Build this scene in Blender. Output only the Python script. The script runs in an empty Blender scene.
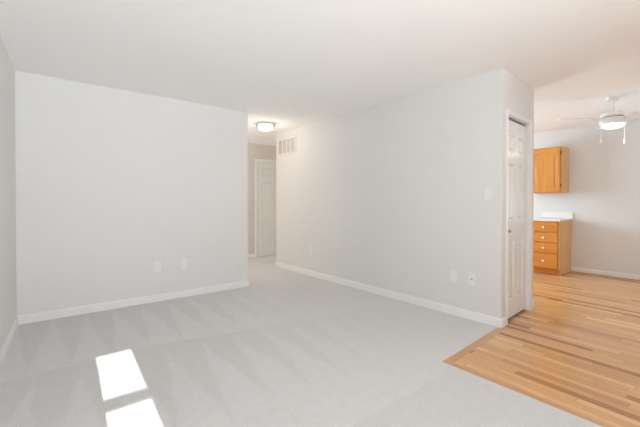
import bpy, bmesh, math, random
from mathutils import Vector, Matrix
S = bpy.context.scene
C = S.collection
R = math.radians

# ------------------------------------------------------------------ camera
HEAD, PITCH, FPX, CAMH = 38.8, -0.48, 345.2, 1.172
cam = bpy.data.cameras.new('camera')
cam.sensor_width = 36.0
cam.lens = FPX / 640.0 * 36.0
cam.shift_y = -7.75 / 640.0
cam.clip_start = 0.02
cam_ob = bpy.data.objects.new('camera', cam)
C.objects.link(cam_ob)
cam_ob.location = (0, 0, CAMH)
cam_ob.rotation_euler = (R(90 + PITCH), 0, R(-HEAD))
S.camera = cam_ob

# ------------------------------------------------------------------ world, sun, window daylight and added fill lights
W = bpy.data.worlds.new('world')
S.world = W
W.use_nodes = True
bg = W.node_tree.nodes['Background']
bg.inputs[0].default_value = (0.75, 0.86, 1.0, 1)
bg.inputs[1].default_value = 1.0

SUN_TAN, SUN_DX = 0.31, 0.05
sun = bpy.data.lights.new('sun', 'SUN')
sun.energy = 14.0
sun.angle = R(0.15)
sun.color = (1.0, 0.96, 0.9)
sun_ob = bpy.data.objects.new('sun', sun)
C.objects.link(sun_ob)
sun_ob.location = (-0.3, -6, 4)
sun_ob.rotation_euler = Vector((SUN_DX, 1.0, -SUN_TAN)).to_track_quat('-Z', 'Y').to_euler()


def area(name, loc, direction, sx, sy, watts, col, spread=180):
    l = bpy.data.lights.new(name, 'AREA')
    l.shape = 'RECTANGLE'
    l.size, l.size_y = sx, sy
    l.energy = watts
    l.color = col
    l.spread = R(spread)
    o = bpy.data.objects.new(name, l)
    C.objects.link(o)
    o.location = loc
    o.rotation_euler = Vector(direction).to_track_quat('-Z', 'Y').to_euler()
    return o


area('daylight_west', (-0.40, -0.35, 1.40), (1, 0.85, 0.40), 2.6, 1.35, 30, (0.93, 0.955, 0.97), 115)
area('fill_south', (1.35, -3.52, 1.25), (-0.24, 1, 0.42), 1.7, 1.9, 86, (0.93, 0.955, 0.97), 85)  # added fill from behind the camera, aimed at the far wall
area('fill_dining', (6.94, -0.45, 1.40), (-1, 0.1, 0.8), 2.0, 1.35, 19, (0.62, 0.82, 1.0), 150)  # fill lamp added to brighten the dining side
area('fill_kitchen', (5.6, 4.43, 1.55), (0, -1, -0.12), 1.2, 1.0, 54, (0.72, 0.88, 1.0), 150)  # extra fill for the kitchen, from an unseen added window
area('fill_hall', (6.94, 6.05, 1.40), (-1, 0.0, 0.2), 0.9, 1.3, 26, (1.0, 0.95, 0.90))  # fill lamp added for the dim side hall
area('fill_hall_west', (1.09, 5.6, 1.40), (1, 0.0, 0.2), 0.9, 1.3, 17, (1.0, 0.89, 0.80))  # warm fill added at the hidden left end of the hall

S.view_settings.view_transform = 'Standard'
S.view_settings.look = 'None'
S.view_settings.gamma = 1.0
S.view_settings.use_curve_mapping = False
S.view_settings.exposure = 0.1
S.cycles.max_bounces = 16
S.cycles.diffuse_bounces = 10

# ------------------------------------------------------------------ node helpers and materials


class NT:
    def __init__(s, name):
        s.m = bpy.data.materials.new(name)
        s.m.use_nodes = True
        s.t = s.m.node_tree
        s.b = s.t.nodes['Principled BSDF']
        s.out = s.t.nodes['Material Output']

    def n(s, kind, **kw):
        nd = s.t.nodes.new(kind)
        for k, v in kw.items():
            setattr(nd, k, v)
        return nd

    def put(s, sock, v):
        if isinstance(v, bpy.types.NodeSocket):
            s.t.links.new(v, sock)
        else:
            sock.default_value = v

    def math(s, op, a, b=0.0, c=0.0):
        nd = s.n('ShaderNodeMath', operation=op)
        for i, v in enumerate((a, b, c)):
            s.put(nd.inputs[i], v)
        return nd.outputs[0]

    def mix(s, f, a, b):
        nd = s.n('ShaderNodeMix', data_type='RGBA')
        s.put(nd.inputs[0], f)
        s.put(nd.inputs[6], a)
        s.put(nd.inputs[7], b)
        return nd.outputs[2]

    def ramp(s, f, stops):
        nd = s.n('ShaderNodeValToRGB')
        e = nd.color_ramp.elements
        while len(e) < len(stops):
            e.new(0.5)
        for el, (p, c) in zip(e, stops):
            el.position = p
            el.color = (*c, 1)
        s.put(nd.inputs[0], f)
        return nd.outputs[0]

    def noise(s, vec, scale, detail=2.0, rough=0.5):
        nd = s.n('ShaderNodeTexNoise')
        s.put(nd.inputs['Vector'], vec)
        nd.inputs['Scale'].default_value = scale
        nd.inputs['Detail'].default_value = detail
        nd.inputs['Roughness'].default_value = rough
        return nd.outputs[0]

    def white(s, x, y):
        cb = s.n('ShaderNodeCombineXYZ')
        s.put(cb.inputs[0], x)
        s.put(cb.inputs[1], y)
        nd = s.n('ShaderNodeTexWhiteNoise', noise_dimensions='2D')
        s.t.links.new(cb.outputs[0], nd.inputs['Vector'])
        return nd.outputs['Value']

    def xyz(s):
        tc = s.n('ShaderNodeTexCoord')
        sp = s.n('ShaderNodeSeparateXYZ')
        s.t.links.new(tc.outputs['Object'], sp.inputs[0])
        return tc.outputs['Object'], sp.outputs[0], sp.outputs[1], sp.outputs[2]

    def vec(s, x, y, z):
        cb = s.n('ShaderNodeCombineXYZ')
        for i, v in enumerate((x, y, z)):
            s.put(cb.inputs[i], v)
        return cb.outputs[0]

    def bump(s, h, strength, dist):
        nd = s.n('ShaderNodeBump')
        nd.inputs['Strength'].default_value = strength
        nd.inputs['Distance'].default_value = dist
        s.put(nd.inputs['Height'], h)
        s.t.links.new(nd.outputs[0], s.b.inputs['Normal'])


def paint(name, col, rough=0.5, bump=0.0, metal=0.0, spec=0.5):
    t = NT(name)
    p, x, y, z = t.xyz()
    nz = t.noise(p, 9.0, 3.0)
    c2 = tuple(v * 0.985 for v in col)
    t.put(t.b.inputs['Base Color'], t.mix(nz, (*col, 1), (*c2, 1)))
    t.b.inputs['Roughness'].default_value = rough
    t.b.inputs['Metallic'].default_value = metal
    t.b.inputs['Specular IOR Level'].default_value = spec
    if bump:
        t.bump(t.noise(p, 160.0, 2.0), bump, 0.002)
    return t.m


M = {}
M['wall'] = paint('wall_paint', (0.72, 0.718, 0.708), 0.6, 0.08, spec=0.3)
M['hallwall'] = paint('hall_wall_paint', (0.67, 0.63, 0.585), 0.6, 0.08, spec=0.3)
M['ceiling'] = paint('ceiling_paint', (0.92, 0.92, 0.915), 0.8, 0.1, spec=0.2)
M['trim'] = paint('white_trim_paint', (0.82, 0.82, 0.815), 0.3)
M['door'] = paint('glossy_white_door_paint', (0.78, 0.78, 0.77), 0.22)
M['plastic'] = paint('white_plastic', (0.79, 0.79, 0.78), 0.35)
M['fanwhite'] = paint('white_fan_enamel', (0.86, 0.85, 0.84), 0.3)
M['laminate'] = paint('white_laminate', (0.83, 0.82, 0.80), 0.25)
M['grille'] = paint('grille_enamel', (0.74, 0.72, 0.69), 0.45)
M['dark'] = paint('dark_gap', (0.02, 0.02, 0.02), 0.7)
M['duct'] = paint('duct_shadow_tone', (0.52, 0.49, 0.46), 0.7)
M['nickel'] = paint('brushed_nickel', (0.40, 0.39, 0.38), 0.35, metal=1.0)
M['knob'] = paint('white_ceramic', (0.9, 0.86, 0.8), 0.2)
M['brass'] = paint('hinge_brass', (0.22, 0.13, 0.05), 0.35, metal=1.0)


def emit(name, col, strength):
    t = NT(name)
    t.b.inputs['Base Color'].default_value = (0.9, 0.9, 0.88, 1)
    t.b.inputs['Emission Color'].default_value = (*col, 1)
    t.b.inputs['Emission Strength'].default_value = strength
    t.b.inputs['Roughness'].default_value = 0.3
    return t.m


M['glow'] = emit('lit_frosted_glass', (1.0, 0.96, 0.90), 1.5)
M['shade'] = emit('glowing_roller_shade', (1.0, 0.99, 0.97), 0.3)  # daylight on the unseen shades put in as a glow


def glass():
    t = NT('window_glass')
    tr = t.n('ShaderNodeBsdfTransparent')
    gl = t.n('ShaderNodeBsdfGlossy')
    gl.inputs['Roughness'].default_value = 0.02
    mx = t.n('ShaderNodeMixShader')
    mx.inputs[0].default_value = 0.06
    t.t.links.new(tr.outputs[0], mx.inputs[1])
    t.t.links.new(gl.outputs[0], mx.inputs[2])
    t.t.links.new(mx.outputs[0], t.out.inputs[0])
    return t.m


M['glass'] = glass()


def oak_cabinet(name, dark, light, axis):
    t = NT(name)
    p, x, y, z = t.xyz()
    if axis == 'z':
        v = t.vec(t.math('MULTIPLY', x, 26.0), t.math('MULTIPLY', y, 26.0), t.math('MULTIPLY', z, 2.2))
    else:
        v = t.vec(t.math('MULTIPLY', x, 26.0), t.math('MULTIPLY', y, 2.2), t.math('MULTIPLY', z, 26.0))
    g = t.noise(v, 1.0, 4.0, 0.6)
    big = t.noise(v, 0.25, 2.0)
    f = t.math('ADD', t.math('MULTIPLY', g, 0.6), t.math('MULTIPLY', big, 0.4))
    t.put(t.b.inputs['Base Color'], t.ramp(f, [(0.3, dark), (0.68, light)]))
    t.b.inputs['Roughness'].default_value = 0.35
    t.bump(g, 0.08, 0.002)
    return t.m


M['oak_v'] = oak_cabinet('honey_oak_upright_grain', (0.56, 0.215, 0.035), (0.76, 0.345, 0.075), 'z')
M['oak_h'] = oak_cabinet('honey_oak_level_grain', (0.58, 0.21, 0.03), (0.76, 0.32, 0.06), 'y')
M['oak_side'] = oak_cabinet('honey_oak_end_panel', (0.74, 0.43, 0.17), (0.86, 0.54, 0.25), 'z')  # paler end veneer, lightened further because little light reaches it


def carpet():
    t = NT('cut_pile_carpet')
    p, x, y, z = t.xyz()
    # vacuum tracks: the nap lies one way in wedges that open toward the near side
    wob = t.math('MULTIPLY', t.math('SUBTRACT', t.noise(p, 3.0, 2.0), 0.5), 0.10)
    fine = t.math('MULTIPLY', t.math('SUBTRACT', t.noise(p, 40.0, 2.0), 0.5), 0.05)
    xr = t.math('ADD', t.math('ADD', x, wob), fine)

    def wedges(y0, ln, period, off, lean):
        s = t.math('DIVIDE', t.math('SUBTRACT', t.math('ADD', y, wob), y0), ln)     # 0 near .. 1 far
        s = t.math('MINIMUM', t.math('MAXIMUM', s, 0.0), 1.0)
        xx = t.math('ADD', xr, t.math('MULTIPLY', s, lean))
        fr = t.math('FRACT', t.math('DIVIDE', t.math('ADD', xx, off), period))
        d = t.math('ABSOLUTE', t.math('SUBTRACT', fr, 0.5))
        w = t.math('MULTIPLY', t.math('SUBTRACT', 1.0, s), 0.5)
        sm = t.n('ShaderNodeMapRange', interpolation_type='SMOOTHSTEP')
        t.put(sm.inputs[0], t.math('SUBTRACT', w, d))
        sm.inputs[1].default_value = -0.07
        sm.inputs[2].default_value = 0.07
        return sm.outputs[0]
    far = wedges(3.05, 1.30, 0.262, 0.10, -0.05)
    near = wedges(1.75, 1.15, 0.275, 0.02, -0.09)
    row = t.math('GREATER_THAN', t.math('ADD', t.math('ADD', y, t.math('MULTIPLY', fine, 1.5)),
                                        t.math('MULTIPLY', t.math('MAXIMUM', t.math('SUBTRACT', x, 0.8), 0.0), 0.22)), 3.05)
    inroom = t.math('LESS_THAN', y, 4.45)
    nearcut = t.math('GREATER_THAN', y, 1.3)
    pat = t.math('ADD', t.math('MULTIPLY', far, row), t.math('MULTIPLY', near, t.math('SUBTRACT', 1.0, row)))
    fade = t.n('ShaderNodeMapRange', interpolation_type='SMOOTHSTEP')
    t.put(fade.inputs[0], x)
    fade.inputs[1].default_value = 1.2
    fade.inputs[2].default_value = 2.6
    fade.inputs[3].default_value = 1.0
    fade.inputs[4].default_value = 0.35
    pat = t.math('MULTIPLY', t.math('MULTIPLY', pat, fade.outputs[0]), t.math('MULTIPLY', inroom, nearcut))
    # line of crushed pile where two vacuum rows meet
    pile = t.noise(p, 130.0, 3.0, 0.7)
    blot = t.noise(p, 14.0, 3.0, 0.6)
    base = t.mix(pat, (0.635, 0.632, 0.628, 1), (0.677, 0.676, 0.675, 1))
    k = t.math('ADD', t.math('MULTIPLY', t.math('SUBTRACT', pile, 0.5), 0.8), t.math('MULTIPLY', t.math('SUBTRACT', blot, 0.5), 0.14))
    hsv = t.n('ShaderNodeHueSaturation')
    t.put(hsv.inputs['Value'], t.math('ADD', k, 1.0))
    t.put(hsv.inputs['Color'], base)
    t.put(t.b.inputs['Base Color'], hsv.outputs[0])
    t.b.inputs['Roughness'].default_value = 0.95
    t.b.inputs['Specular IOR Level'].default_value = 0.1
    t.b.inputs['Sheen Weight'].default_value = 0.15
    t.bump(pile, 0.5, 0.006)
    return t.m


M['carpet'] = carpet()


def strip_floor():
    t = NT('red_oak_strip_floor')
    p, x0, y0, z0 = t.xyz()
    a = R(-3.0)
    x = t.math('ADD', t.math('MULTIPLY', x0, math.cos(a)), t.math('MULTIPLY', y0, math.sin(a)))
    y = t.math('SUBTRACT', t.math('MULTIPLY', y0, math.cos(a)), t.math('MULTIPLY', x0, math.sin(a)))
    wd = 0.0575
    rowf = t.math('DIVIDE', x, wd)
    row = t.math('FLOOR', rowf)
    fx = t.math('FRACT', rowf)
    r1 = t.white(row, 3.7)
    r2 = t.white(row, 9.1)
    ln = t.math('ADD', 0.55, t.math('MULTIPLY', r2, 0.7))
    yf = t.math('DIVIDE', t.math('ADD', y, t.math('MULTIPLY', r1, 7.0)), ln)
    idn = t.math('FLOOR', yf)
    fy = t.math('FRACT', yf)
    tone = t.white(row, idn)
    tone2 = t.white(t.math('ADD', row, 31.3), idn)
    g = t.noise(t.vec(t.math('MULTIPLY', x, 60.0), t.math('ADD', t.math('MULTIPLY', y, 3.0), t.math('MULTIPLY', tone2, 40.0)), tone), 1.0, 4.0, 0.6)
    col = t.ramp(tone, [(0.0, (0.36, 0.165, 0.065)), (0.05, (0.43, 0.21, 0.09)), (0.10, (0.62, 0.335, 0.15)),
                        (0.6, (0.69, 0.385, 0.17)), (0.88, (0.73, 0.42, 0.20)), (1.0, (0.82, 0.53, 0.29))])
    gk = t.math('ADD', 0.80, t.math('MULTIPLY', g, 0.40))
    ex = t.math('MULTIPLY', t.math('MINIMUM', fx, t.math('SUBTRACT', 1.0, fx)), wd)
    ey = t.math('MULTIPLY', t.math('MINIMUM', fy, t.math('SUBTRACT', 1.0, fy)), ln)
    edge = t.math('MINIMUM', ex, ey)
    seam = t.n('ShaderNodeMapRange')
    t.put(seam.inputs[0], edge)
    seam.inputs[1].default_value = 0.0004
    seam.inputs[2].default_value = 0.0022
    seam.inputs[3].default_value = 0.5
    seam.inputs[4].default_value = 1.0
    hsv = t.n('ShaderNodeHueSaturation')
    t.put(hsv.inputs['Value'], t.math('MULTIPLY', gk, seam.outputs[0]))
    t.put(hsv.inputs['Color'], col)
    t.put(t.b.inputs['Base Color'], hsv.outputs[0])
    t.b.inputs['Roughness'].default_value = 0.17
    t.bump(seam.outputs[0], 0.15, 0.001)
    return t.m


M['strip'] = strip_floor()
M['nosing'] = oak_cabinet('red_oak_border', (0.52, 0.28, 0.13), (0.66, 0.40, 0.22), 'y')

# ------------------------------------------------------------------ mesh helpers


class MB:
    """collects shapes that become ONE mesh object"""

    def __init__(s):
        s.bm = bmesh.new()

    def box(s, a, b, mat=None):
        x0, y0, z0 = a
        x1, y1, z1 = b
        v = [s.bm.verts.new(q) for q in ((x0, y0, z0), (x1, y0, z0), (x1, y1, z0), (x0, y1, z0),
                                         (x0, y0, z1), (x1, y0, z1), (x1, y1, z1), (x0, y1, z1))]
        if mat is not None:
            for q in v:
                q.co = mat @ q.co
        for f in ((0, 3, 2, 1), (4, 5, 6, 7), (0, 1, 5, 4), (1, 2, 6, 5), (2, 3, 7, 6), (3, 0, 4, 7)):
            s.bm.faces.new([v[i] for i in f])
        return s

    def prism(s, pts, z0, z1):
        a = [s.bm.verts.new((x, y, z0)) for x, y in pts]
        b = [s.bm.verts.new((x, y, z1)) for x, y in pts]
        n = len(pts)
        s.bm.faces.new(a[::-1])
        s.bm.faces.new(b)
        for i in range(n):
            j = (i + 1) % n
            s.bm.faces.new((a[i], a[j], b[j], b[i]))
        return s

    def extrude(s, pts, axis, lo, hi):
        """outline in the two other axes, extruded along axis (0=x,1=y)"""
        def mk(p, h):
            return (h, p[0], p[1]) if axis == 0 else (p[0], h, p[1])
        a = [s.bm.verts.new(mk(p, lo)) for p in pts]
        b = [s.bm.verts.new(mk(p, hi)) for p in pts]
        n = len(pts)
        s.bm.faces.new(a)
        s.bm.faces.new(b[::-1])
        for i in range(n):
            j = (i + 1) % n
            s.bm.faces.new((a[j], a[i], b[i], b[j]))
        return s

    def lathe(s, prof, seg=40, mat=None):
        rings = []
        for r, z in prof:
            if r < 1e-6:
                rings.append([s.bm.verts.new((0, 0, z))])
            else:
                rings.append([s.bm.verts.new((r * math.cos(2 * math.pi * k / seg), r * math.sin(2 * math.pi * k / seg), z)) for k in range(seg)])
        if mat is not None:
            for rg in rings:
                for v in rg:
                    v.co = mat @ v.co
        for a, b in zip(rings, rings[1:]):
            for k in range(seg):
                j = (k + 1) % seg
                if len(a) == 1 and len(b) > 1:
                    s.bm.faces.new((a[0], b[j], b[k]))
                elif len(b) == 1 and len(a) > 1:
                    s.bm.faces.new((a[k], a[j], b[0]))
                elif len(a) > 1:
                    s.bm.faces.new((a[k], a[j], b[j], b[k]))
        return s

    def build(s, name, mat, parent=None, bevel=0.0, smooth=False, seg=2):
        bmesh.ops.recalc_face_normals(s.bm, faces=s.bm.faces[:])
        me = bpy.data.meshes.new(name)
        s.bm.to_mesh(me)
        s.bm.free()
        me.materials.append(M[mat])
        o = bpy.data.objects.new(name, me)
        C.objects.link(o)
        if parent:
            o.parent = parent
        if smooth:
            for f in me.polygons:
                f.use_smooth = True
            md = o.modifiers.new('es', 'EDGE_SPLIT')
            md.split_angle = R(35)
        if bevel:
            md = o.modifiers.new('bv', 'BEVEL')
            md.width = bevel
            md.segments = seg
            md.limit_method = 'ANGLE'
        return o


def thing(name, label, cat, loc=(0, 0, 0), rz=0.0, group=None):
    o = bpy.data.objects.new(name, None)
    o.empty_display_size = 0.1
    C.objects.link(o)
    o.location = loc
    o.rotation_euler = (0, 0, rz)
    tag(o, label, cat, group)
    return o


def tag(o, label, cat, group=None):
    o['label'] = label
    o['category'] = cat
    if group:
        o['group'] = group
    return o


def struct(o, label, cat):
    o['kind'] = 'structure'
    o['label'] = label
    o['category'] = cat
    return o


def struct_empty(name, label, cat, loc, rz=0.0):
    o = bpy.data.objects.new(name, None)
    o.empty_display_size = 0.1
    C.objects.link(o)
    o.location = loc
    o.rotation_euler = (0, 0, rz)
    return struct(o, label, cat)


# ------------------------------------------------------------------ the room's plan (metres)
H = 2.44
XA0, YA, XA1 = -0.199, 4.410, 2.245          # far wall of the living room
XB, YB0, YB1 = 3.354, 1.454, 5.459           # long right wall
CA = Vector((3.354, 1.454))                  # closet front runs from CA to CB
CB = Vector((4.284, 1.514))
CL = (CB - CA).length
CROT = math.atan2(CB.y - CA.y, CB.x - CA.x)
YH = 6.656                                   # far wall of the hall
XK = 7.020                                   # kitchen wall
YS = -3.60                                   # wall behind the camera
TH = 0.12


def wl(y):                                   # the left wall is slightly out of square
    return XA0 - 0.052 * (YA - y)


# ------------------------------------------------------------------ floor and ceiling
WX, WY = 2.291, 1.418
car = MB().prism([(wl(YS) - TH, YS - TH), (2.235, YS - TH), (WX, WY), (3.30, 1.475), (3.42, 1.475), (3.42, 6.9), (0.9, 6.9), (0.9, 4.53), (wl(4.5) - TH, 4.5)], -0.10, 0.0)
struct(car.build('floor', 'carpet'), 'pale grey beige wall to wall carpet with vacuum tracks', 'floor')
hallc = MB().prism([(3.42, 5.30), (7.1, 5.30), (7.1, 6.9), (3.42, 6.9)], -0.10, 0.0)
struct(hallc.build('floor', 'carpet'), 'carpet of the side hall beyond the long right wall', 'floor')
BW = 0.058
wood = MB().prism([(2.235 + BW, YS - TH), (7.1, YS - TH), (7.1, 4.6), (4.1, 4.6), (4.1, 2.2), (3.42, 2.2), (3.42, 1.475 - BW), (WX + BW + 0.002, WY - BW)], -0.10, -0.004)
struct(wood.build('floor', 'strip'), 'honey oak strip floor of the dining area and kitchen', 'floor')
# mitred border boards along the carpet edge
nb = MB().prism([(2.235, YS - TH), (2.235 + BW - 0.0015, YS - TH), (WX + BW, WY - BW - 0.0), (WX, WY)], -0.10, -0.002)
struct(nb.build('trim_1', 'nosing'), 'oak border board along the near edge of the carpet', 'floor border')
nb = MB().prism([(WX, WY), (WX + BW, WY - BW), (3.42, 1.475 - BW), (3.42, 1.475), (3.30, 1.475)], -0.10, -0.002)
struct(nb.build('trim_2', 'nosing'), 'oak border board between the carpet and the closet corner', 'floor border')
ceil = MB().box((-0.8, YS - TH, H), (XK + TH, YH + TH, H + 0.12))
struct(ceil.build('ceiling', 'ceiling'), 'smooth white ceiling over all the rooms', 'ceiling')

# ------------------------------------------------------------------ walls


def skew_wall(y0, y1, z0, z1):               # a length of the left wall
    return [(wl(y0), y0), (wl(y1), y1), (wl(y1) - TH, y1), (wl(y0) - TH, y0)], z0, z1


LW0, LW1, LZ0, LZ1 = -1.70, 1.00, 0.70, 2.10   # left wall window opening
mb = MB()
for y0, y1, z0, z1 in ((YS - TH, LW0, 0, H), (LW1, YA + TH, 0, H), (LW0, LW1, 0, LZ0), (LW0, LW1, LZ1, H)):
    p, a, b = skew_wall(y0, y1, z0 - (0.1 if z0 == 0 else 0), b if False else z1)
    mb.prism(p, a, b)
struct(mb.build('wall_left', 'wall'), 'pale grey left wall', 'wall')
struct(MB().box((-0.3, YA, -0.1), (XA1, YA + TH, H)).build('wall_back', 'wall', bevel=0.003), 'pale grey far wall with two white wall plates', 'wall')
struct(MB().box((XB, YB0, -0.1), (XB + TH, YB1, H)).build('wall_right', 'wall', bevel=0.003), 'long pale grey right wall with air grille high up', 'wall')
struct(MB().box((0.9, YH, -0.1), (XK + TH, YH + TH, H)).build('wall_hall', 'hallwall'), 'short wall at the end of the hall holding the panel door', 'wall')
mb = MB()
for y0, y1, z0, z1 in ((YA + TH, 5.13, -0.1, H), (6.07, YH, -0.1, H), (5.13, 6.07, -0.1, 0.73), (5.13, 6.07, 2.07, H)):
    mb.box((0.9, y0, z0), (1.02, y1, z1))
struct(mb.build('wall_hall_left', 'hallwall'), 'left wall of the hall', 'wall')
struct(MB().box((XB + TH, YB1 - TH, -0.1), (XK + TH, YB1, H)).build('wall_hall_near', 'hallwall'), 'near wall of the side hall', 'wall')
mb = MB()
for y0, y1, z0, z1 in ((YS - TH, -1.50, -0.1, H), (0.60, 5.58, -0.1, H), (6.52, YH, -0.1, H), (5.58, 6.52, -0.1, 0.73), (5.58, 6.52, 2.07, H), (-1.50, 0.60, -0.1, 0.70), (-1.50, 0.60, 2.10, H)):
    mb.box((XK, y0, z0), (XK + TH, y1, z1))
struct(mb.build('wall_kitchen', 'wall'), 'beige grey kitchen wall behind the oak cabinets', 'wall')
mb = MB()
for x0, x1, z0, z1 in ((4.25, 4.98, -0.1, H), (6.22, XK, -0.1, H), (4.98, 6.22, -0.1, 1.03), (4.98, 6.22, 2.07, H)):
    mb.box((x0, 4.50, z0), (x1, 4.62, z1))
struct(mb.build('wall_kitchen_end', 'wall'), 'end wall of the kitchen', 'wall')

# closet block: local frame s (along the front), d (into the closet), z
CM = Matrix.Translation((CA.x, CA.y, 0)) @ Matrix.Rotation(CROT, 4, 'Z')
OP0, OP1, OPZ = 0.130, 0.778, 2.030
mb = MB()
mb.box((0.055, 0, -0.1), (OP0, TH, H), CM)
mb.box((OP1, 0, -0.1), (CL, TH, H), CM)
mb.box((OP0, 0, OPZ), (OP1, TH, H), CM)
mb.box((CL - TH, TH, -0.1), (CL, 3.2, H), CM)
mb.box((0.10, 0.75, -0.1), (CL - TH, 0.85, H), CM)
struct(mb.build('wall_closet', 'wall', bevel=0.002), 'narrow wall around the white closet door', 'wall')

# wall behind the camera with a slim sidelight and an added shaded window
SLX0, SLX1 = -0.026, 0.211
mb = MB()
opens = [(SLX0 - 0.04, SLX1 + 0.04, 0.30, 2.125), (0.45, 2.25, 0.25, 2.2)]
xs = [wl(YS) - TH]
for a, b, z0, z1 in opens:
    mb.box((xs[-1], YS - TH, -0.1), (a, YS, H))
    mb.box((a, YS - TH, -0.1), (b, YS, z0))
    mb.box((a, YS - TH, z1), (b, YS, H))
    xs.append(b)
mb.box((xs[-1], YS - TH, -0.1), (XK + TH, YS, H))
struct(mb.build('wall_front', 'wall'), 'wall behind the camera with the windows', 'wall')

# sidelight: panes whose sun makes the two bright patches on the carpet
w = struct_empty('window_1', 'slim sidelight window with stacked panes', 'window', (0, YS, 0))
fr = MB()
a, b, z0, z1 = opens[0]
fr.box((a, -0.05, z0), (SLX0, 0.0, z1))
fr.box((SLX1, -0.05, z0), (b, 0.0, z1))


def zy(yy):
    return (yy - YS + 0.02) * SUN_TAN


bars = [(zy(3.113), z1), (zy(2.258), zy(2.372)), (zy(1.43), zy(1.53)), (z0, zy(-0.6))]
for q0, q1 in bars:
    fr.box((SLX0, -0.04, q0), (SLX1, -0.0, q1))
fr.build('window_frame', 'trim', w)
MB().box((SLX0, -0.024, zy(-0.6)), (SLX1, -0.018, zy(3.113))).build('window_pane', 'glass', w)


def shaded_window(name, label, length, height, loc, rz):
    """window seen from inside: local x along the wall, y into the room"""
    w = struct_empty(name, label, 'window', loc, rz)
    f = MB()
    L, Hh = length / 2, height
    for q in ((-L, -0.10, 0, -L + 0.05, -0.02, Hh), (L - 0.05, -0.10, 0, L, -0.02, Hh), (-L, -0.10, 0, L, -0.02, 0.05), (-L, -0.10, Hh - 0.05, L, -0.02, Hh), (-0.025, -0.10, 0, 0.025, -0.02, Hh)):
        f.box(q[:3], q[3:])
    f.build('window_frame', 'trim', w)
    MB().box((-L + 0.05, -0.09, 0.05), (L - 0.05, -0.085, Hh - 0.05)).build('window_pane', 'glass', w)
    MB().box((-L + 0.02, -0.015, 0.0), (L - 0.02, -0.011, Hh)).build('roller_shade', 'shade', w)
    return w


shaded_window('added_window_2', 'added wide window with white roller shade behind the camera', 1.8, 1.95, (1.35, YS, 0.25), 0)  # added to house the south fill light
shaded_window('added_window_3', 'added unseen dining window with white roller shade behind the camera', 2.1, 1.4, (XK, -0.45, 0.7), math.pi / 2)  # out of view, added for the dining fill
shaded_window('window_4', 'left wall window with white roller shade', LW1 - LW0, LZ1 - LZ0, (wl((LW0 + LW1) / 2), (LW0 + LW1) / 2, LZ0), -math.pi / 2 - math.atan(0.052))

shaded_window('added_window_5', 'added unseen kitchen window with white roller shade', 1.24, 1.04, (5.6, 4.50, 1.03), math.pi)  # out of view, added for the kitchen fill
shaded_window('added_window_6', 'added unseen window with white roller shade at the end of the side hall', 0.94, 1.34, (XK, 6.05, 0.73), math.pi / 2)  # added around the side hall fill lamp
shaded_window('added_window_7', 'added unseen window with white roller shade at the left end of the hall', 0.94, 1.34, (1.02, 5.60, 0.73), -math.pi / 2)  # added around the warm hall fill lamp

# ------------------------------------------------------------------ baseboards
BH, BT = 0.085, 0.014


def base_prof(mb, p, q, side=1):
    """baseboard from p to q, standing proud to the left of the direction of travel"""
    p, q = Vector(p), Vector(q)
    d = (q - p).normalized()
    n = Vector((-d.y, d.x)) * side
    prof = [(0, 0), (BT, 0), (BT, BH - 0.018), (BT * 0.55, BH - 0.006), (BT * 0.4, BH), (0, BH)]
    A = [mb.bm.verts.new((p.x + n.x * o, p.y + n.y * o, z)) for o, z in prof]
    B = [mb.bm.verts.new((q.x + n.x * o, q.y + n.y * o, z)) for o, z in prof]
    mb.bm.faces.new(A)
    mb.bm.faces.new(B[::-1])
    for i in range(len(prof)):
        j = (i + 1) % len(prof)
        mb.bm.faces.new((A[i], A[j], B[j], B[i]))
    return mb


def cpt(s, d=0.0):
    v = CM @ Vector((s, d, 0))
    return (v.x, v.y)


def baseboard(name, segs, label):
    mb = MB()
    for p, q, sd in segs:
        base_prof(mb, p, q, sd)
    return struct(mb.build(name, 'trim'), label, 'baseboard')


baseboard('baseboard_left', [((wl(YS), YS), (wl(YA), YA), -1)], 'white baseboard along the left wall')
baseboard('baseboard_back', [((XA0, YA), (XA1 + BT, YA), -1), ((XA1, YA), (XA1, YA + TH), -1)], 'white baseboard along the far wall')
baseboard('baseboard_right', [((XB, YB0 - BT), (XB, YB1), 1), ((XB, YB0), cpt(OP0 - 0.040), -1)], 'white baseboard along the long right wall')
baseboard('baseboard_closet', [(cpt(OP1 + 0.040), cpt(CL + BT), -1), (cpt(CL, 0), cpt(CL, 2.9), -1)], 'short white baseboard at the closet outer corner')
baseboard('baseboard_hall', [((1.02, YH), (3.545, YH), -1), ((4.42, YH), (XK, YH), -1)], 'white baseboard at the end of the hall')
baseboard('baseboard_kitchen', [((XK, YS), (XK, 1.89), 1)], 'white baseboard along the kitchen wall')
struct(MB().box((XK - BT - 0.012, YS, -0.004), (XK - BT, 1.89, 0.014)).build('trim_3', 'nosing'), 'oak shoe strip under the kitchen baseboard', 'floor trim')

# ------------------------------------------------------------------ panel doors


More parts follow.
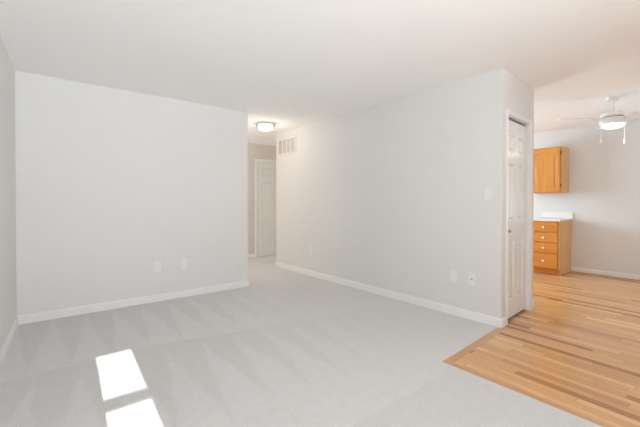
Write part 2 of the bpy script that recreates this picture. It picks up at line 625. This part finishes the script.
def panel_door(parent, x0, x1, z0, z1, y, th, cols, rows, mat):
    """door leaf facing -y with raised panels, one mesh"""
    mb = MB()
    mb.box((x0, y + 0.013, z0), (x1, y + th, z1))
    xe = [x0] + [v for c in cols for v in c] + [x1]
    ze = [z0] + [v for r in rows for v in r] + [z1]
    for i in range(0, len(xe), 2):                       # stiles
        mb.box((xe[i], y, z0), (xe[i + 1], y + 0.0135, z1))
    for i in range(0, len(ze), 2):                       # rails
        for c in cols:
            mb.box((c[0], y, ze[i]), (c[1], y + 0.0135, ze[i + 1]))
    for c in cols:
        for r in rows:                                   # bevelled fields
            g, s = 0.014, 0.036
            o = [(c[0] + g, r[0] + g), (c[1] - g, r[0] + g), (c[1] - g, r[1] - g), (c[0] + g, r[1] - g)]
            n = [(c[0] + s, r[0] + s), (c[1] - s, r[0] + s), (c[1] - s, r[1] - s), (c[0] + s, r[1] - s)]
            A = [mb.bm.verts.new((px, y + 0.0135, pz)) for px, pz in o]
            B = [mb.bm.verts.new((px, y + 0.003, pz)) for px, pz in n]
            mb.bm.faces.new(B)
            for k in range(4):
                j = (k + 1) % 4
                mb.bm.faces.new((A[k], A[j], B[j], B[k]))
            # sloping sticking around the field
            I = [(c[0], r[0]), (c[1], r[0]), (c[1], r[1]), (c[0], r[1])]
            J = [(c[0] + 0.013, r[0] + 0.013), (c[1] - 0.013, r[0] + 0.013), (c[1] - 0.013, r[1] - 0.013), (c[0] + 0.013, r[1] - 0.013)]
            A = [mb.bm.verts.new((px, y, pz)) for px, pz in I]
            B = [mb.bm.verts.new((px, y + 0.0132, pz)) for px, pz in J]
            for k in range(4):
                j = (k + 1) % 4
                mb.bm.faces.new((A[k], A[j], B[j], B[k]))
    return mb.build('door_leaf', mat, parent)


def casing(parent, x0, x1, ztop, wd, proud, depth, name='door_frame', z0=0.0):
    """casing on the wall face plus jamb lining; opening x0..x1"""
    mb = MB()
    r = 0.006
    mb.box((x0 - wd, -proud, z0), (x0 - r, -0.0005, ztop + wd))
    mb.box((x1 + r, -proud, z0), (x1 + wd, -0.0005, ztop + wd))
    mb.box((x0 - r, -proud, ztop + r), (x1 + r, -0.0005, ztop + wd))
    mb.box((x0 - wd, -proud - 0.006, z0), (x0 - wd + 0.016, -proud, ztop + wd))
    mb.box((x1 + wd - 0.016, -proud - 0.006, z0), (x1 + wd, -proud, ztop + wd))
    mb.box((x0 - wd + 0.016, -proud - 0.006, ztop + wd - 0.016), (x1 + wd - 0.016, -proud, ztop + wd))
    mb.box((x0 - 0.012, -0.0005, z0), (x0 + 0.004, depth, ztop + 0.006))
    mb.box((x1 - 0.004, -0.0005, z0), (x1 + 0.012, depth, ztop + 0.006))
    mb.box((x0 + 0.004, -0.0005, ztop - 0.004), (x1 - 0.004, depth, ztop + 0.006))
    return mb.build(name, 'trim', parent, bevel=0.002)


# closet door
d = struct_empty('door_1', 'white six panel closet door with small round knob', 'door', (CA.x, CA.y, 0), CROT)
casing(d, OP0 + 0.012, OP1 - 0.012, OPZ - 0.012, 0.050, 0.012, TH)
DX0, DX1, DY = OP0 + 0.020, OP1 - 0.020, 0.024
dw = DX1 - DX0
cols = [(DX0 + 0.098, DX0 + dw / 2 - 0.045), (DX0 + dw / 2 + 0.045, DX1 - 0.098)]
panel_door(d, DX0, DX1, 0.020, 1.995, DY, 0.035, cols, [(0.20, 0.79), (1.0, 1.56), (1.68, 1.85)], 'door')
MB().box((DX0 - 0.003, DY + 0.012, 1.996), (DX1 + 0.003, DY + 0.034, 2.010)).build('door_top_gap', 'dark', d)  # dark strip stands in for the shade in the gap above the leaf
MB().box((DX0 - 0.004, DY + 0.012, 0.0), (DX1 + 0.004, DY + 0.03, 0.0195)).build('door_gap', 'dark', d)  # dark strip stands in for the shade under the leaf
km = Matrix.Translation((DX0 + 0.050, DY, 0.895)) @ Matrix.Rotation(R(90), 4, 'X')
MB().lathe([(0, 0), (0.016, 0.0), (0.016, 0.003), (0.007, 0.006), (0.007, 0.016), (0.014, 0.022), (0.0165, 0.029), (0.013, 0.036), (0, 0.038)], 24, km).build('door_handle', 'nickel', d, smooth=True)

# hall door
d = struct_empty('door_2', 'white panel door at the end of the hall', 'door', (0, YH, 0))
casing(d, 3.605, 4.355, 2.06, 0.060, 0.020, 0.0, z0=0.0)
panel_door(d, 3.611, 4.349, 0.012, 2.048, -0.016, 0.016, [(3.712, 3.925), (4.030, 4.243)], [(0.20, 0.80), (1.01, 1.63), (1.74, 1.93)], 'door')
km = Matrix.Translation((4.285, -0.016, 0.93)) @ Matrix.Rotation(R(90), 4, 'X')
MB().lathe([(0, 0), (0.03, 0.0), (0.03, 0.004), (0.011, 0.008), (0.011, 0.03), (0.024, 0.04), (0.027, 0.052), (0.02, 0.063), (0, 0.066)], 24, km).build('door_handle', 'nickel', d, smooth=True)

# ------------------------------------------------------------------ kitchen cabinets
XF = 6.445                                    # face of the base cabinet
CY0, CY1 = 1.895, 2.345
c = thing('base_cabinet', 'honey oak base cabinet with four drawers under white countertop', 'cabinet', (XF, CY0, 0))
cd, cw = XK - XF - 0.004, CY1 - CY0
MB().extrude([(0.065, 0.0), (cd, 0.0), (cd, 0.870), (0.0, 0.870), (0.0, 0.090), (0.065, 0.090)], 1, 0.0, 0.018).build('side_panel', 'oak_side', c, bevel=0.001)
MB().extrude([(0.065, 0.0), (cd, 0.0), (cd, 0.870), (0.0, 0.870), (0.0, 0.090), (0.065, 0.090)], 1, cw - 0.018, cw).build('side_panel', 'oak_side', c, bevel=0.001)
fm = MB()
rails = [(0.090, 0.112), (0.342, 0.362), (0.512, 0.530), (0.678, 0.697), (0.845, 0.870)]
for z0, z1 in rails:
    fm.box((0.0, 0.018, z0), (0.02, cw - 0.018, z1))
fm.box((0.0015, 0.018, 0.112), (0.02, 0.034, 0.845))
fm.box((0.0015, cw - 0.034, 0.112), (0.02, cw - 0.018, 0.845))
fm.build('face_frame', 'oak_v', c)
MB().box((0.066, 0.018, 0.0), (0.078, cw - 0.018, 0.09)).build('toe_kick', 'oak_h', c)
MB().box((0.02, 0.018, 0.092), (cd, cw - 0.018, 0.106)).build('bottom_panel', 'oak_h', c)
MB().box((cd - 0.012, 0.018, 0.106), (cd, cw - 0.018, 0.868)).build('back_panel', 'oak_v', c)
DR = [(0.106, 0.345), (0.362, 0.513), (0.530, 0.680), (0.697, 0.852)]
for z0, z1 in DR:
    dr = MB().box((-0.019, 0.027, z0), (-0.001, cw - 0.026, z1)).box((0.0, 0.05, z0 + 0.02), (0.45, cw - 0.05, z1 - 0.03)).build('drawer', 'oak_h', c, bevel=0.005)
    km = Matrix.Translation((-0.019, cw / 2, (z0 + z1) / 2 - 0.004)) @ Matrix.Rotation(R(-90), 4, 'Y')
    kb = MB().lathe([(0, 0), (0.009, 0), (0.008, 0.010), (0.016, 0.016), (0.018, 0.022), (0.013, 0.028), (0, 0.030)], 20, km).build('knob', 'knob', dr, smooth=True)
    kb['label'] = 'small white round knob'

ct = thing('countertop', 'white laminate countertop with low backsplash on the drawer cabinet', 'countertop', (XF, CY0, 0.870))
MB().box((-0.035, -0.022, 0.0015), (XK - XF - 0.002, cw, 0.040)).build('slab', 'laminate', ct, bevel=0.006)
MB().box((XK - XF - 0.022, -0.022, 0.0405), (XK - XF - 0.002, cw, 0.145)).build('backsplash', 'laminate', ct, bevel=0.003)

XU = 6.690
UY0, UY1, UZ0, UZ1 = 1.935, 2.450, 1.345, 2.108
c = thing('wall_cabinet', 'honey oak upper cabinet hung on the kitchen wall', 'cabinet', (XU, UY0, UZ0))
ud, uw, uh = XK - XU - 0.002, UY1 - UY0, UZ1 - UZ0
MB().box((0, 0, 0), (ud, 0.016, uh)).build('side_panel', 'oak_side', c, bevel=0.001)
MB().box((0, uw - 0.016, 0), (ud, uw, uh)).build('side_panel', 'oak_side', c, bevel=0.001)
MB().box((0.0, 0.016, 0.0), (ud, uw - 0.016, 0.016)).build('bottom_panel', 'oak_h', c)
MB().box((0.0, 0.016, uh - 0.016), (ud, uw - 0.016, uh)).build('top_panel', 'oak_h', c)
MB().box((ud - 0.01, 0.016, 0.016), (ud, uw - 0.016, uh - 0.016)).build('back_panel', 'oak_v', c)
fm = MB()
fm.box((0.0, 0.016, 0.016), (0.019, 0.045, uh - 0.016))
fm.box((0.0, uw - 0.045, 0.016), (0.019, uw - 0.016, uh - 0.016))
fm.box((0.0, 0.045, 0.016), (0.019, uw - 0.045, 0.045))
fm.box((0.0, 0.045, uh - 0.045), (0.019, uw - 0.045, uh - 0.016))
fm.build('face_frame', 'oak_v', c)
# door: stiles, lower rail, arched upper rail and a raised panel
y0, y1, z0, z1 = 0.030, uw - 0.028, 0.014, uh - 0.014
st = 0.058
dm = MB()
dm.box((-0.020, y0, z0), (-0.001, y0 + st, z1))
dm.box((-0.020, y1 - st, z0), (-0.001, y1, z1))
dm.box((-0.020, y0 + st, z0), (-0.001, y1 - st, z0 + st))
arch = [(y0 + st, z1), (y0 + st, z1 - 0.105)]
for k in range(0, 13):
    u = k / 12
    arch.append((y0 + st + 0.02 + (y1 - y0 - 2 * st - 0.04) * u, z1 - 0.105 + 0.048 * math.sin(math.pi * u)))
arch += [(y1 - st, z1 - 0.105), (y1 - st, z1)]
dm.extrude(arch, 0, -0.020, -0.001)
dm.box((-0.012, y0 + st, z0 + st), (-0.003, y1 - st, z1 - 0.05))
g = 0.028
pan = [(y0 + st + g, z0 + st + g), (y1 - st - g, z0 + st + g)]
for k in range(12, -1, -1):
    u = k / 12
    pan.append((y0 + st + g + (y1 - y0 - 2 * st - 2 * g) * u, z1 - 0.105 - g + 0.044 * math.sin(math.pi * u)))
dm.extrude(pan, 0, -0.018, -0.011)
dd = dm.build('door', 'oak_v', c, bevel=0.003)
for zz in (0.09, uh - 0.13):
    h = MB().box((-0.016, 0.012, zz), (0.0, 0.0305, zz + 0.055)).build('hinge', 'brass', dd, bevel=0.002)
    h['label'] = 'dark metal hinge'

# ------------------------------------------------------------------ ceiling fan with light
f = thing('ceiling_fan', 'white ceiling fan with lit drum light and two pull chains', 'ceiling fan', (5.333, 1.032, H))
cn = MB().lathe([(0, 0), (0.070, 0), (0.070, -0.012), (0.058, -0.035), (0.034, -0.048), (0.018, -0.05), (0, -0.05)], 40).build('canopy', 'fanwhite', f, smooth=True)
for k in range(4):
    a = R(38.8 + 30 + 60 * k + 180)
    MB().lathe([(0, -0.002), (0.006, -0.002), (0.006, 0.004), (0, 0.005)], 10, Matrix.Translation((0.048 * math.cos(a), 0.048 * math.sin(a), -0.0425)) @ Matrix.Rotation(R(180), 4, 'X')).build('screw', 'nickel', cn)
MB().lathe([(0, -0.045), (0.013, -0.045), (0.013, -0.18), (0, -0.18)], 20).build('downrod', 'fanwhite', f, smooth=True)
MB().lathe([(0, -0.165), (0.028, -0.165), (0.05, -0.175), (0.095, -0.185), (0.115, -0.20), (0.120, -0.232), (0.11, -0.24), (0, -0.24)], 48).build('motor_housing', 'fanwhite', f, smooth=True)
MB().lathe([(0, -0.24), (0.106, -0.2405), (0.106, -0.2500), (0, -0.2500)], 48).build('motor_band', 'nickel', f, smooth=True)
MB().lathe([(0, -0.2505), (0.1035, -0.2505), (0.1035, -0.2715), (0.122, -0.2715), (0.130, -0.278), (0.130, -0.325), (0.120, -0.329), (0, -0.329)], 48).build('light_kit', 'fanwhite', f, smooth=True)
MB().lathe([(0, -0.3295), (0.112, -0.3295), (0.113, -0.342), (0.100, -0.360), (0.06, -0.374), (0, -0.378)], 48).build('light_shade', 'glow', f, smooth=True)
BLADE_A = [138.0, 258.0, 18.0]
for ang in BLADE_A:
    L0, L1 = 0.20, 0.64
    pts = [(L0, -0.055), (L0 + 0.05, -0.062), (L1 - 0.06, -0.075), (L1 - 0.015, -0.066), (L1, -0.04), (L1, 0.04), (L1 - 0.015, 0.066), (L1 - 0.06, 0.075), (L0 + 0.05, 0.062), (L0, 0.055)]
    bl = MB().prism(pts, -0.004, 0.004)
    rot = Matrix.Rotation(R(ang), 4, 'Z') @ Matrix.Translation((0, 0, -0.256)) @ Matrix.Rotation(R(-12), 4, 'X')
    for v in bl.bm.verts:
        v.co = rot @ v.co
    bo = bl.build('blade', 'fanwhite', f, bevel=0.002)
    br = MB().prism([(0.10, -0.02), (0.17, -0.018), (0.24, -0.045), (0.30, -0.03), (0.30, 0.03), (0.24, 0.045), (0.17, 0.018), (0.10, 0.02)], -0.010, -0.0042)
    for v in br.bm.verts:
        v.co = rot @ v.co
    br.build('blade_bracket', 'fanwhite', bo, bevel=0.001)
for sx in (-1, 1):
    # chains hang at the left and the right of the drum
    dx, dy = 0.138 * sx * math.cos(R(-40)), 0.138 * sx * math.sin(R(-40))
    T = Matrix.Translation((dx, dy, 0))
    prof = [(0, -0.285)]
    z = -0.287
    while z > -0.50:
        prof += [(0.0022, z), (0.0038, z - 0.004), (0.0022, z - 0.008)]
        z -= 0.0085
    prof.append((0, z))
    ch = MB().lathe(prof, 8, T).box((min(0, dx * 0.08) + dx * 0.92 - 0.004, dy * 0.95 - 0.004, -0.290), (dx + 0.004, dy + 0.004, -0.282)).build('pull_chain', 'fanwhite', f)
    MB().lathe([(0, -0.495), (0.005, -0.498), (0.009, -0.515), (0.010, -0.545), (0.006, -0.556), (0, -0.558)], 16, T).build('chain_pull', 'fanwhite', ch, smooth=True)
pl = bpy.data.lights.new('fan_bulb', 'POINT')
pl.energy = 1.2
pl.color = (1.0, 0.93, 0.85)
pl.shadow_soft_size = 0.12
po = bpy.data.objects.new('fan_bulb', pl)
C.objects.link(po)
po.parent = f
po.location = (0, 0, -0.52)

# ------------------------------------------------------------------ hall ceiling light
l = thing('flush_mount_light', 'lit round flush ceiling light with two nickel rings in the hall', 'ceiling light', (2.79, 4.86, H))
MB().lathe([(0, 0), (0.118, 0), (0.118, -0.022), (0, -0.022)], 48).build('backplate', 'fanwhite', l, smooth=True)
for z in (-0.014, -0.054):
    MB().lathe([(0.132, z), (0.1475, z), (0.1475, z - 0.012), (0.132, z - 0.012), (0.132, z)], 48).build('ring', 'nickel', l, smooth=True)
for k in range(3):
    a = R(20 + 120 * k)
    MB().lathe([(0, -0.022), (0.004, -0.022), (0.004, -0.074), (0.007, -0.077), (0, -0.082)], 10, Matrix.Translation((0.1405 * math.cos(a), 0.1405 * math.sin(a), 0))).build('ring_post', 'nickel', l)
MB().lathe([(0, -0.0225), (0.122, -0.0225), (0.124, -0.072), (0.112, -0.090), (0.07, -0.104), (0, -0.108)], 48).build('light_shade', 'glow', l, smooth=True)
pl = bpy.data.lights.new('hall_bulb', 'POINT')
pl.energy = 4
pl.color = (1.0, 0.86, 0.72)
pl.shadow_soft_size = 0.1
po = bpy.data.objects.new('hall_bulb', pl)
C.objects.link(po)
po.parent = l
po.location = (0, 0, -0.22)

# ------------------------------------------------------------------ return air grille on the right wall
v = thing('air_grille', 'white return air grille high on the right wall by the hall', 'vent', (XB, 5.105, 2.168), -math.pi / 2)
# local: x runs toward the camera side, -y ... after the turn local -y points into the room (-X)
w2, h2 = 0.292, 0.148
fm = MB()
fm.box((-w2, -0.012, -h2), (w2, -0.0005, -h2 + 0.032))
fm.box((-w2, -0.012, h2 - 0.032), (w2, -0.0005, h2))
fm.box((-w2, -0.012, -h2 + 0.032), (-w2 + 0.032, -0.0005, h2 - 0.032))
fm.box((w2 - 0.032, -0.012, -h2 + 0.032), (w2, -0.0005, h2 - 0.032))
fm.build('frame', 'grille', v, bevel=0.003)
MB().box((-w2 + 0.03, -0.003, -h2 + 0.03), (w2 - 0.03, -0.0008, h2 - 0.03)).build('duct_backing', 'duct', v)  # flat plate coloured as the shaded duct behind the louvers
for k in range(1, 4):
    xx = -w2 + 0.032 + (2 * w2 - 0.064) * k / 4
    MB().box((xx - 0.014, -0.011, -h2 + 0.0325), (xx + 0.014, -0.0035, h2 - 0.0325)).build('divider', 'grille', v, bevel=0.001)
for k in range(11):
    zz = -h2 + 0.044 + k * 0.0207
    lm = Matrix.Translation((0, -0.0065, zz)) @ Matrix.Rotation(R(-32), 4, 'X')
    MB().box((-w2 + 0.033, -0.0034, -0.0012), (w2 - 0.033, 0.0034, 0.0012), lm).build('louver', 'grille', v)

# ------------------------------------------------------------------ wall plates
PW, PH = 0.0365, 0.0635


def plate(name, label, cat, loc, rz, kind, group=None):
    """local -y faces the room"""
    t = thing(name, label, cat, loc, rz, group)
    MB().box((-PW, -0.006, -PH), (PW, -0.0005, PH)).build('cover_plate', 'plastic', t, bevel=0.003)
    if kind == 'outlet':
        for zz in (0.02, -0.02):
            rc = MB().lathe([(0, -0.001), (0.0165, -0.001), (0.0165, 0.0022), (0.015, 0.003), (0, 0.003)], 24, Matrix.Translation((0, -0.006, zz)) @ Matrix.Rotation(R(90), 4, 'X')).build('receptacle', 'plastic', t)
            MB().box((-0.0075, -0.0094, zz - 0.001), (-0.0055, -0.0088, zz + 0.008)).box((0.0055, -0.0094, zz - 0.001), (0.0075, -0.0088, zz + 0.006)).build('slots', 'dark', rc)
        MB().lathe([(0, 0), (0.003, 0), (0.002, 0.0012), (0, 0.0014)], 12, Matrix.Translation((0, -0.006, 0)) @ Matrix.Rotation(R(90), 4, 'X')).build('screw', 'nickel', t)
    elif kind == 'blank':
        for zz in (0.042, -0.042):
            MB().lathe([(0, 0), (0.003, 0), (0.002, 0.0012), (0, 0.0014)], 12, Matrix.Translation((0, -0.006, zz)) @ Matrix.Rotation(R(90), 4, 'X')).build('screw', 'plastic', t)
    elif kind == 'jack':
        j = MB().lathe([(0, 0), (0.0085, 0), (0.0085, 0.004), (0.005, 0.004), (0.005, 0.012), (0.0015, 0.012), (0, 0.0115)], 16, Matrix.Translation((0, -0.006, 0)) @ Matrix.Rotation(R(90), 4, 'X')).build('jack', 'nickel', t)
        j['label'] = 'dark metal coaxial jack'
        for zz in (0.042, -0.042):
            MB().lathe([(0, 0), (0.003, 0), (0.002, 0.0012), (0, 0.0014)], 12, Matrix.Translation((0, -0.006, zz)) @ Matrix.Rotation(R(90), 4, 'X')).build('screw', 'plastic', t)
    elif kind == 'switch':
        MB().box((-0.0165, -0.0078, -0.033), (0.0165, -0.006, 0.033)).build('bezel', 'plastic', t, bevel=0.0008)
        MB().box((-0.014, -0.0105, -0.030), (0.014, -0.0078, 0.030), Matrix.Rotation(R(3), 4, 'X')).build('rocker', 'plastic', t, bevel=0.001)
    return t


plate('wall_outlet', 'white outlet plate on the far wall, farther from the hall opening', 'outlet', (1.063, YA, 0.414), 0.0, 'outlet')
plate('wall_plate', 'white plate on the far wall, nearer the hall opening', 'wall plate', (1.368, YA, 0.411), 0.0, 'blank')
plate('wall_plate', 'blank white plate low on the right wall, left of the jack plate', 'wall plate', (XB, 1.930, 0.402), -math.pi / 2, 'blank')
plate('jack_plate', 'white wall plate with a dark round jack near the closet corner', 'wall plate', (XB, 1.737, 0.408), -math.pi / 2, 'jack')
plate('light_switch', 'white light switch on the right wall near the closet corner', 'switch', (XB, 1.578, 1.257), -math.pi / 2, 'switch')
plate('wall_outlet', 'small white outlet low on the right wall, farthest toward the hall', 'outlet', (XB, 4.415, 0.415), -math.pi / 2, 'outlet')
